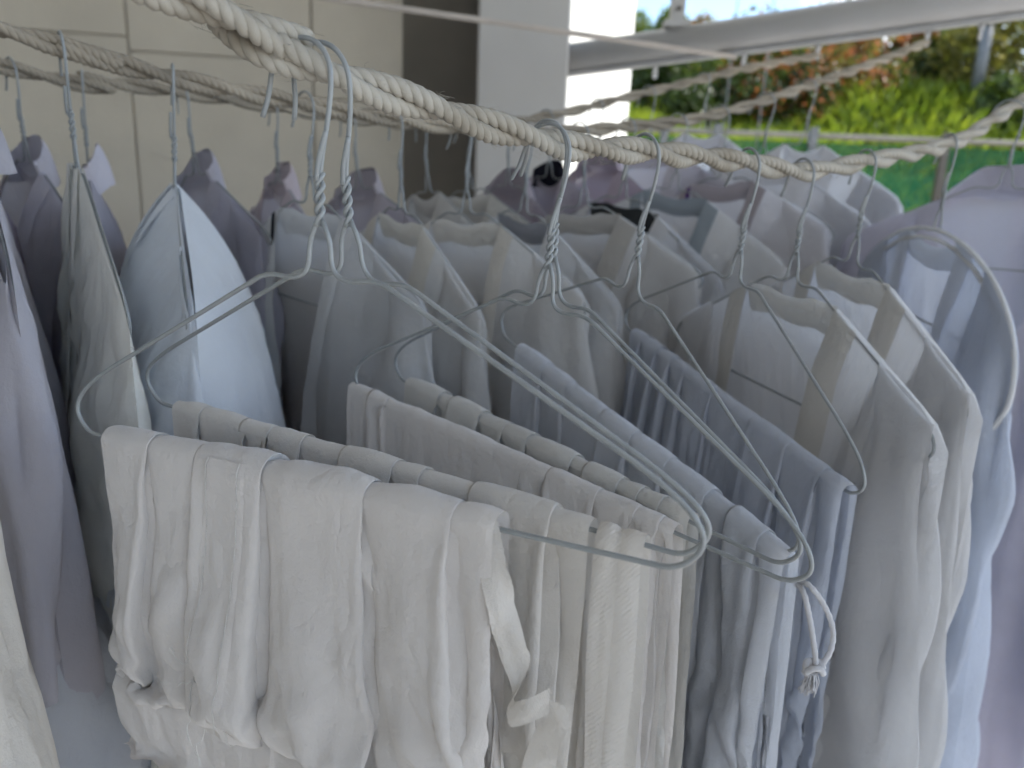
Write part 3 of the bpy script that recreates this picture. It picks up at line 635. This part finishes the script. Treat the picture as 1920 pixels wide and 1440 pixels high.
    if rnd:                                                     # bound edge along the rounded shoulder
        f_ = np.linspace(R(178), R(-38), 110); P = np.stack([.203 * np.cos(f_), -.002 - .035 * sst(-f_ / 1.0), -.160 + .136 * np.sin(f_) + tilt * .2 * np.cos(f_)], -1)
        for off in (0, .011): obj('binding', make_mesh('binding', *tube(P * np.array([1 - off * 5, 1, 1]) - np.array([0, .001, off]), .0027, 8)), cloth((.86, .87, .88), .3), th)
    if fringe:
        vs = []
        for i in range(170):
            vv = rg.rand() ** .8 * .75; p_ = surf(np.array(w_ * .998), np.array(vv), -1); d = np.array([rg.uniform(.002, .008), rg.uniform(-.004, .004), rg.uniform(-.006, .002)])
            vs.append(tube(spline([p_, p_ + d * .6 + rg.uniform(-.0015, .0015, 3), p_ + d], 5), .0003, 4))
        obj('frayed_edge', make_mesh('frayed_edge', *join(vs)), mat, th)
    return th
def rope_px(Cv, px):
    d = Cv - EYE; dep = d @ _f; x = np.where(dep > .05, 960 + FPX * (d @ _r) / np.maximum(dep, .05), -1e6); return Cv[np.argmin(np.abs(x - px))]
def hang(Cv, px, yaw, roll=0, pitch=0):
    p_ = rope_px(Cv, px); h = pose((0, 0, 0), yaw, roll, pitch); h['o'] = p_ - SEAT[0] * h['A'] - SEAT[1] * h['T']; return h

G2 = 'garments on the second rope'; G3 = 'garments on the third rope'; GN = 'robes on the near rope'
H2G = 'wire hangers on the second rope'; H3G = 'wire hangers on the third rope'
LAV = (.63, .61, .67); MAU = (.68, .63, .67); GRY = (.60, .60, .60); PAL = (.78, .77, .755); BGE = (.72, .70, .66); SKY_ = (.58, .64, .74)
# near rope, right-hand side
shirt('sheer_robe', 'sheer white robe with pale banded neck behind the blue trousers', H7, (.79, .785, .785), 21, sim=(1.06, 1.03, 110), trans=.55, L=.8, vd=.25, nw=.030, sheer=.14, gap=.036, group=GN, cat='robe', fine=1.5, flare=.0, sleeve=.6, depth=.03, amp=.024, nfold=7, sl_w=.05, pcol=(.62, .60, .56))
shirt('sheer_robe', 'second sheer white robe from the trousers with wide beige front bands', H8, (.79, .785, .785), 22, sim=(1.06, 1.03, 110), trans=.55, L=.8, vd=.25, nw=.030, sheer=.12, gap=.034, group=GN, cat='robe', fine=1.5, flare=.0, sleeve=.6, depth=.03, amp=.024, nfold=7, sl_w=.05, pcol=(.64, .62, .58))
H9 = hang(C1, 1780, -91, -4); H10 = hang(C1, 1893, -42, 0)
shirt('smock', 'pale blue smock with round bound shoulders near the right edge', H9, (.74, .785, .87), 23, sim=(1.05, 1.03, 80), L=.85, vd=.2, nw=.05, sheer=.12, trans=.45, group=GN, cat='smock', rnd=1, fine=1.4, flare=.05, sleeve=.6, amp=.034, nfold=8, depth=.085, dl=.4, dpow=1.5, collar='band')
shirt('lavender_shirt', 'lavender shirt with open collar at the right edge by the net', H10, (.58, .57, .66), 24, L=.85, vd=.36, nw=.06, group=GN, fine=1, collar='stand', trans=.25, flare=.02, amp=.03, nfold=7, sleeve=.6)
hanger(H9, 'wire hanger inside the round shouldered pale blue smock', G_HG); hanger(H10, 'rightmost wire hanger inside the lavender shirt by the net', G_HG)
def hang_at(Cv, x, y, yaw):
    p_ = Cv[np.argmin((Cv[:, 0] - x) ** 2 + (Cv[:, 1] - y) ** 2)]; h = pose((0, 0, 0), yaw); h['o'] = p_ - SEAT[0] * h['A'] - SEAT[1] * h['T']; return h
HC = hang_at(C1, -.311, .206, -98)
shirt('white_coat', 'heavy off-white coat with long seams in the lower left corner', HC, (.70, .67, .62), 31, L=.9, depth=.11, dl=.36, dpow=2, flare=.0, trans=.1, fine=1.4, group=GN, cat='coat', sleeve=0, sim=(1.025, 1.02, 60), pw=.05)
hanger(HC, 'wire hanger of the off-white coat at lower left', G_HG)
# second rope
YW = math.degrees(math.atan2(d2[1], d2[0])) - 90
S2 = [
      (-130, -3, dict(name='blue_grey_shirt', label='crumpled blue-grey shirt low at left beside the off-white coat', col=(.58, .60, .64), L=.8, depth=.27, dl=.50, dpow=3.2, flare=.03, trans=.12, fine=1.4, sleeve=0, sim=(1.06, 1.04, 70)), 'crumpled blue-grey shirt at lower left'),
      (-85, -3, dict(name='lavender_shirt', label='dim lavender shirt with smooth rounded shoulder at the left edge', col=(.48, .465, .505), flare=.0, L=.34, depth=.035, trans=.1, sleeve=.27, collar='stand', gap=.001, nw=.03, vd=.1), 'dim lavender shirt at the left edge'),
      (115, -5, dict(name='ivory_robe', label='ivory robe seen edge-on with a frayed right edge', col=(.84, .83, .78), cat='robe', fringe=True, L=.9, flare=.045, depth=.05, dl=.35, trans=.2, fine=1.3, gap=.001, nw=.015, vd=.1, amp=.02, sleeve=0, sim=(1.05, 1.03, 70)), 'edge-on ivory robe with frayed edge'),
      (325, -15, dict(name='pale_blue_shirt', label='pale blue white shirt with rounded shoulder beside the ivory robe', col=(.80, .83, .87), flare=.05, depth=.085, dl=.085, L=.9, trans=.35, fine=1.3, gap=.001, nw=.02, vd=.1, amp=.018, sim=(1.05, 1.03, 70)), 'pale blue white shirt beside the ivory robe'),
      (572, 2, dict(name='grey_shirt', label='grey shirt with black neck tag behind the foremost hanger', col=(.68, .68, .68), tagc=(.02, .022, .026)), 'grey shirt with black neck tag'),
      (740, -3, dict(name='white_robe', label='white robe with beige rounded collar left of the mid hangers', col=PAL, pcol=(.71, .68, .62), vd=.34), 'white robe with beige rounded collar'),
      (865, 2, dict(name='white_robe', label='white robe with brownish collar band and front strip', col=PAL, pcol=(.66, .63, .58), vd=.36), 'white robe with brownish collar band'),
      (985, -2, dict(name='white_robe', label='pale robe with slate blue neck lining behind twin hangers', col=(.76, .76, .76), ccol=(.30, .31, .34), vd=.34), 'pale robe with slate blue neck lining'),
      (1085, 1, dict(name='white_robe', label='greyish robe with broad dull collar right of the twin hangers', col=(.76, .75, .74), pcol=(.50, .48, .45)), 'greyish robe with broad dull collar'),
      (1175, -2, dict(name='grey_shirt', label='grey shirt with black padded collar at mid picture', col=(.74, .74, .75), ccol=(.05, .053, .055), chg=.05, nw=.06), 'grey shirt with black padded collar'),
      (1270, 2, dict(name='white_shirt', label='white shirt with slate blue side strip under the rope sag', col=(.83, .83, .83), pcol=(.34, .38, .41)), 'white shirt with slate blue strip'),
      (1350, -1, dict(name='white_shirt', label='white shirt with purple neck trim behind the rope sag', col=(.82, .81, .83), tagc=(.10, .035, .22), pcol=(.44, .40, .42), trans=.5), 'white shirt with purple neck trim'),
      (1435, 2, dict(name='white_robe', label='bright white robe right of the purple trimmed shirt', col=(.80, .80, .82), trans=.6), 'bright white robe right of the purple trim'),
      (1515, -2, dict(name='white_robe', label='rightmost bright white robe on the second rope before green net', col=(.80, .80, .82), trans=.6), 'rightmost white robe on the second rope')]
rv = random.Random(8)
for i, (px, dy, kw, short) in enumerate(S2):
    kw.setdefault('vd', rv.uniform(.16, .36)); kw.setdefault('nw', rv.uniform(.034, .056)); kw.setdefault('pw', rv.uniform(.018, .036)); kw.setdefault('gap', rv.uniform(.006, .02))
    h = hang(C2, px, YW + dy * (2.6 if px > 500 else 1), rv.uniform(-5, 5), rv.uniform(-3, 3)); shirt(h=h, seed=40 + i, group=G2, **kw); hanger(h, 'thin wire hanger holding the ' + short, H2G)
YW3 = math.degrees(math.atan2(d3[1], d3[0])) - 90
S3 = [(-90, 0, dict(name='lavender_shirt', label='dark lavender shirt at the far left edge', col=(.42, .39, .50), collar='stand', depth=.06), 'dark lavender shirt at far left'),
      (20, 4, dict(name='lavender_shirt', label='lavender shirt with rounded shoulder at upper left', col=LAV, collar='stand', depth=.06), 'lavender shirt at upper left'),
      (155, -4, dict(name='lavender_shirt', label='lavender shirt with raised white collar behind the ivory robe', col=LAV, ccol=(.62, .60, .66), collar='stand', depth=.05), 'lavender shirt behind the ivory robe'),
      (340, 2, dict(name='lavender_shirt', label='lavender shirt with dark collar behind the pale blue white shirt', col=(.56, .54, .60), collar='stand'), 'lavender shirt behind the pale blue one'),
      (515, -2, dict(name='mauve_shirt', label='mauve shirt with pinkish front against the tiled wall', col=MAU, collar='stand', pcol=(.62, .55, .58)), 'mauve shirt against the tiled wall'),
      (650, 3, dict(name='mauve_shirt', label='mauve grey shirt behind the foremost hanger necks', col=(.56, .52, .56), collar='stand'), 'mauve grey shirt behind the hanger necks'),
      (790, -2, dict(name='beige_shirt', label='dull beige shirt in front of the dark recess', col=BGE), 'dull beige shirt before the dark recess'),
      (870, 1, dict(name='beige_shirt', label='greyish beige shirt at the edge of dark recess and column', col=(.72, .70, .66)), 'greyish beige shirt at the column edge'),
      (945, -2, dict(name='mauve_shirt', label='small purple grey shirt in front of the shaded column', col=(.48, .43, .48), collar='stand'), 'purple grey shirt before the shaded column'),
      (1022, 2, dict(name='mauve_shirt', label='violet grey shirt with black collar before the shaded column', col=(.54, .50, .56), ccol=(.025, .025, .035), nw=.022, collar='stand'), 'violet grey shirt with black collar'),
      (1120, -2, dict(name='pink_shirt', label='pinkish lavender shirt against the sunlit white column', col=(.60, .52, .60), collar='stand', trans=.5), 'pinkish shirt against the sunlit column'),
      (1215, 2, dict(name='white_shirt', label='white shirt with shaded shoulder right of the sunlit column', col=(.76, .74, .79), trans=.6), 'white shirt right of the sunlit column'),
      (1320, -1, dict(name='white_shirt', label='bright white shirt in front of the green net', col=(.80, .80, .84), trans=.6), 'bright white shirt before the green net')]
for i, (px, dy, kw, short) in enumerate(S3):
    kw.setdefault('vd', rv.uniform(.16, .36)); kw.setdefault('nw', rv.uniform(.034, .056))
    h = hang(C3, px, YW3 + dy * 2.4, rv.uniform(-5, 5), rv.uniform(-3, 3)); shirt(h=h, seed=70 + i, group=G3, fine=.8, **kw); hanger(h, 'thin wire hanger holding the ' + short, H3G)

# ------------------------------------------------------------------ outside: bank, fence, shrubs
def bank_z(x, y): 
    return np.interp(y, [5.6, 6.3, 7.5, 9.5, 13, 20, 60], [0.25, 1.3, 2.0, 2.6, 2.95, 3.1, 3.2]) + .15 * fbm(np.asarray(x) * .5, np.asarray(y) * .5, 2) + (y > 5.7) * .12 * np.sin(np.asarray(x) * 1.1 + np.asarray(y))
gx, gy = np.meshgrid(np.linspace(-8, 40, 90), np.concatenate([np.linspace(5.5, 14, 50), np.linspace(15, 60, 12)]))
tag(obj('grass_bank', grid_mesh('grass_bank', np.stack([gx, gy, bank_z(gx, gy)], -1)), M_BANK), kind='structure')
M_GRASS = leafmat('grass', (.12, .19, .015), (.28, .34, .03), .45)
rg = np.random.RandomState(9); n = 26000
x = rg.uniform(.6, 9, n); y = 5.7 + rg.rand(n) ** 1.3 * 5.5; z = bank_z(x, y); hgt = rg.uniform(.06, .2, n) * (.6 + 1.2 * (vn(x * 1.3, y * 1.3, 5) + .5)); a = rg.rand(n) * 6.28; wd = .006
V = np.empty((n, 4, 3)); dx = np.cos(a) * wd; dy = np.sin(a) * wd; lx = rg.uniform(-.1, .1, n) - .03; ly = rg.uniform(-.12, .02, n)
V[:, 0] = np.stack([x - dx, y - dy, z], -1); V[:, 1] = np.stack([x + dx, y + dy, z], -1)
V[:, 2] = np.stack([x + lx * .4 + dx * .7, y + ly * .4, z + hgt * .65], -1); V[:, 3] = np.stack([x + lx * 1.4, y + ly * 1.4, z + hgt], -1)
F = []
for i in range(n): F += [(4 * i, 4 * i + 1, 4 * i + 2), (4 * i, 4 * i + 2, 4 * i + 3)]
tag(obj('long_grass', make_mesh('long_grass', V.reshape(-1, 3), F, False), M_GRASS), 'sunlit long grass covering the bank behind the net', 'grass', kind='stuff')

FY = 5.0
fz = at(1500, 258, FY)[2]
fp = thing('net_fence', 'fence with pale top rail and green windbreak net', 'fence', loc=(0.6, FY, 0))
V, F = tube([(-.6, .03, fz), (9, .15, fz)], .017, 14); obj('top_rail', make_mesh('top_rail', V, F), M_RAIL, fp)
gx, gz = np.meshgrid(np.linspace(-.6, 9, 80), np.linspace(.1, fz - .04, 14)); yy = .015 + .02 * np.sin(gx * 4.2) * np.sin(gz * 2) + .12 * (gx + .6) / 9.6
obj('green_net', grid_mesh('green_net', np.stack([gx, yy, gz], -1)), M_NET, fp)
for px, mt in ((1325, M_STEEL), (1497, M_STEEL), (1735, M_BROWN), (1230, M_STEEL), (2010, M_STEEL), (2300, M_STEEL)):
    q = at(px, 300, FY)[0] - .6; yq = .03 + .12 * (q + .6) / 9.6 - .045
    V, F = box(q - .022, q + .022, yq - .022, yq + .022, 0, fz + .03); c_ = tube([(q, yq, fz + .03), (q, yq, fz + .045)], .026, 12)
    obj('post', make_mesh('post', *join([(V, F), c_]), False), mt, fp)
# tall posts and wires beyond
def post(name, label, px, depth, rad, mat, z1):
    q = at(px, 60, depth); th = thing(name, label, 'post', loc=(q[0], q[1], 0))
    zb = 0 if depth < 5.5 else float(bank_z(q[0], q[1])) - .2
    obj('shaft', make_mesh('shaft', *tube([(0, 0, zb), (0, 0, z1)], rad, 16)), mat, th)
    obj('clamp', make_mesh('clamp', *tube([(0, 0, at(px, 42, depth)[2] - .04), (0, 0, at(px, 42, depth)[2] + .02)], rad * 1.35, 16)), mat, th)
    V, F = box(-rad * 2, rad * 2, -rad * 2, rad * 2, zb, zb + .25 if zb else .02); obj('base_plate', make_mesh('base_plate', V, F, False), mat, th)
q = beam_at(beam_s(1265)); th = thing('beam_hanger', 'grey bracket post rising from the beam against blue sky', 'post', loc=tuple(q))
V, F = box(-.016, .016, -.016, .016, .030, 3.30 - q[2]); obj('shaft', make_mesh('shaft', V, F, False), M_COL, th)
V, F = box(-.030, .030, -.026, .026, .034, .050); obj('foot_plate', make_mesh('foot_plate', V, F, False), M_COL, th)
for zz in (.075, .115): obj('bolt', make_mesh('bolt', *tube([(0, -.022, zz), (0, -.015, zz)], .006, 6), False), M_BROWN, th)
post('steel_post', 'pale pole standing among the flowering shrubs at right', 1850, 8.0, .06, M_STEEL, 3.75)
for px, lab in ((1372, 'thin stay wire against the sky left of the cloud'), (1440, 'thin stay wire against the sky in front of the cloud')):
    q = at(px, 20, 4.6); tag(obj('stay_wire', make_mesh('stay_wire', *tube([(q[0], q[1], 0), (q[0] + .05, q[1], 4.4)], .004, 6)), M_STEEL), lab, 'wire')

L_GREEN = leafmat('leaf_green', (.05, .09, .012), (.14, .19, .02)); L_DARK = leafmat('leaf_dark', (.022, .042, .01), (.06, .09, .015), .3)
L_YEL = leafmat('leaf_yellow', (.14, .17, .02), (.28, .24, .04)); L_ORA = leafmat('leaf_orange', (.28, .09, .035), (.42, .17, .06)); L_OLV = leafmat('leaf_olive', (.09, .10, .02), (.20, .18, .04))
M_BARK = pbr('bark', (.10, .075, .05), .95, 0, .2, 10, 40, .5, .01)
def bush(name, label, cat, px, py, depth, rx, rz, mat, seed, n=2600, ls=.055, mat2=None, f2=.2):
    rg = np.random.RandomState(seed); c = at(px, py, depth); zb = float(bank_z(c[0], c[1])); 
    th = thing(name, label, cat, loc=(c[0], c[1], zb - .1)); cz = c[2] - zb + .1
    # clumps
    K = 16; cl_ = rg.normal(size=(K, 3)); cl_ /= np.linalg.norm(cl_, axis=1)[:, None]; cl_ *= (.35 + .5 * rg.rand(K, 1)); cl_ *= np.array([rx, rx * .8, rz])
    cr = rg.uniform(.25, .5, K) * min(rx, rz)
    def leaves(n, s_):
        k = s_.randint(0, K, n); d = s_.normal(size=(n, 3)); d /= np.linalg.norm(d, axis=1)[:, None]
        P = cl_[k] + d * (cr[k] * s_.uniform(.55, 1.15, n))[:, None] + np.array([0, 0, cz])
        N = d + s_.normal(size=(n, 3)) * .6; N /= np.linalg.norm(N, axis=1)[:, None]
        X = np.cross(N, s_.normal(size=(n, 3))); X /= np.linalg.norm(X, axis=1)[:, None]; Y = np.cross(N, X); s = (ls * s_.uniform(.6, 1.3, n))[:, None]
        V = np.stack([P - X * s, P - Y * s * .45 + N * s * .12, P + X * s, P + Y * s * .45 + N * s * .12], 1).reshape(-1, 3)
        return V, [(4 * i, 4 * i + 1, 4 * i + 2, 4 * i + 3) for i in range(n)]
    obj('crown', make_mesh('crown', *leaves(int(n * (1 - (f2 if mat2 else 0))), rg), False), mat, th)
    if mat2: obj('blossom', make_mesh('blossom', *leaves(int(n * f2), rg), False), mat2, th)
    st = []
    for i in range(6):
        e_ = cl_[i] + np.array([0, 0, cz]); st.append(tube(spline([np.array([rg.uniform(-.05, .05), rg.uniform(-.05, .05), -.05]), e_ * np.array([.4, .4, .5]) + rg.normal(size=3) * .05, e_], 10), np.linspace(.035, .008, 10), 7))
    obj('trunk', make_mesh('trunk', *join(st)), M_BARK, th)
B = [('shrub', 'dark green shrub just right of the sunlit column', 1250, 170, 8.2, .9, .62, L_DARK, None),
     ('shrub', 'bright green shrub under the left part of the beam', 1340, 150, 9.0, .9, .6, L_GREEN, L_YEL),
     ('shrub', 'dark shrub with a few orange leaves beneath the beam', 1450, 165, 8.4, .9, .65, L_DARK, L_ORA),
     ('shrub', 'orange leaved shrub high under the beam at left', 1310, 110, 10.5, .9, .5, L_OLV, L_ORA),
     ('shrub', 'olive and orange shrub in the middle of the bank', 1560, 150, 8.8, .9, .8, L_OLV, L_ORA),
     ('shrub', 'yellow green shrub under the middle of the beam', 1490, 110, 10.8, 1.1, .7, L_GREEN, L_YEL),
     ('maple_tree', 'russet orange maple beside the blue sky gap', 1650, 75, 9.5, .9, .62, L_ORA, L_OLV),
     ('shrub', 'dark shrub below the russet maple', 1660, 170, 9.2, .9, .55, L_DARK, L_OLV),
     ('tree', 'deep green leafy tree left of the pale pole', 1750, 110, 9.6, .8, 1.0, L_DARK, L_GREEN),
     ('shrub', 'yellow flowering shrub right of the pale pole', 1900, 90, 8.4, .8, .75, L_OLV, L_YEL),
     ('tree', 'tall dark tree at the right edge of the bank', 1960, 60, 11.0, 1.4, 1.4, L_DARK, L_GREEN),
     ('shrub', 'green shrub low at the right edge above the fence rail', 1925, 205, 7.6, .7, .4, L_GREEN, L_DARK),
     ('shrub', 'small bright shrub at the right edge in front of the net', 1935, 345, 4.4, .16, .14, L_YEL, L_GREEN),
     ('tree', 'green tree behind the grey post below the sky', 1225, 70, 12.0, 1.0, .55, L_GREEN, None),
     ('tree', 'dense green tree crowning the bank under the cloud', 1480, 75, 14.0, 1.6, .6, L_GREEN, L_OLV),
     ('tree', 'dense dark tree behind the russet maple', 1700, 40, 14.0, 1.8, 1.2, L_GREEN, L_DARK)]
for i, (nm, lab, px, py, dp_, rx, rz, m1_, m2_) in enumerate(B):
    bush(nm, lab, 'tree' if 'tree' in nm else 'shrub', px, py, dp_, rx, rz, m1_, 100 + i, 4200, .042 if dp_ > 5 else .02, m2_, .35)
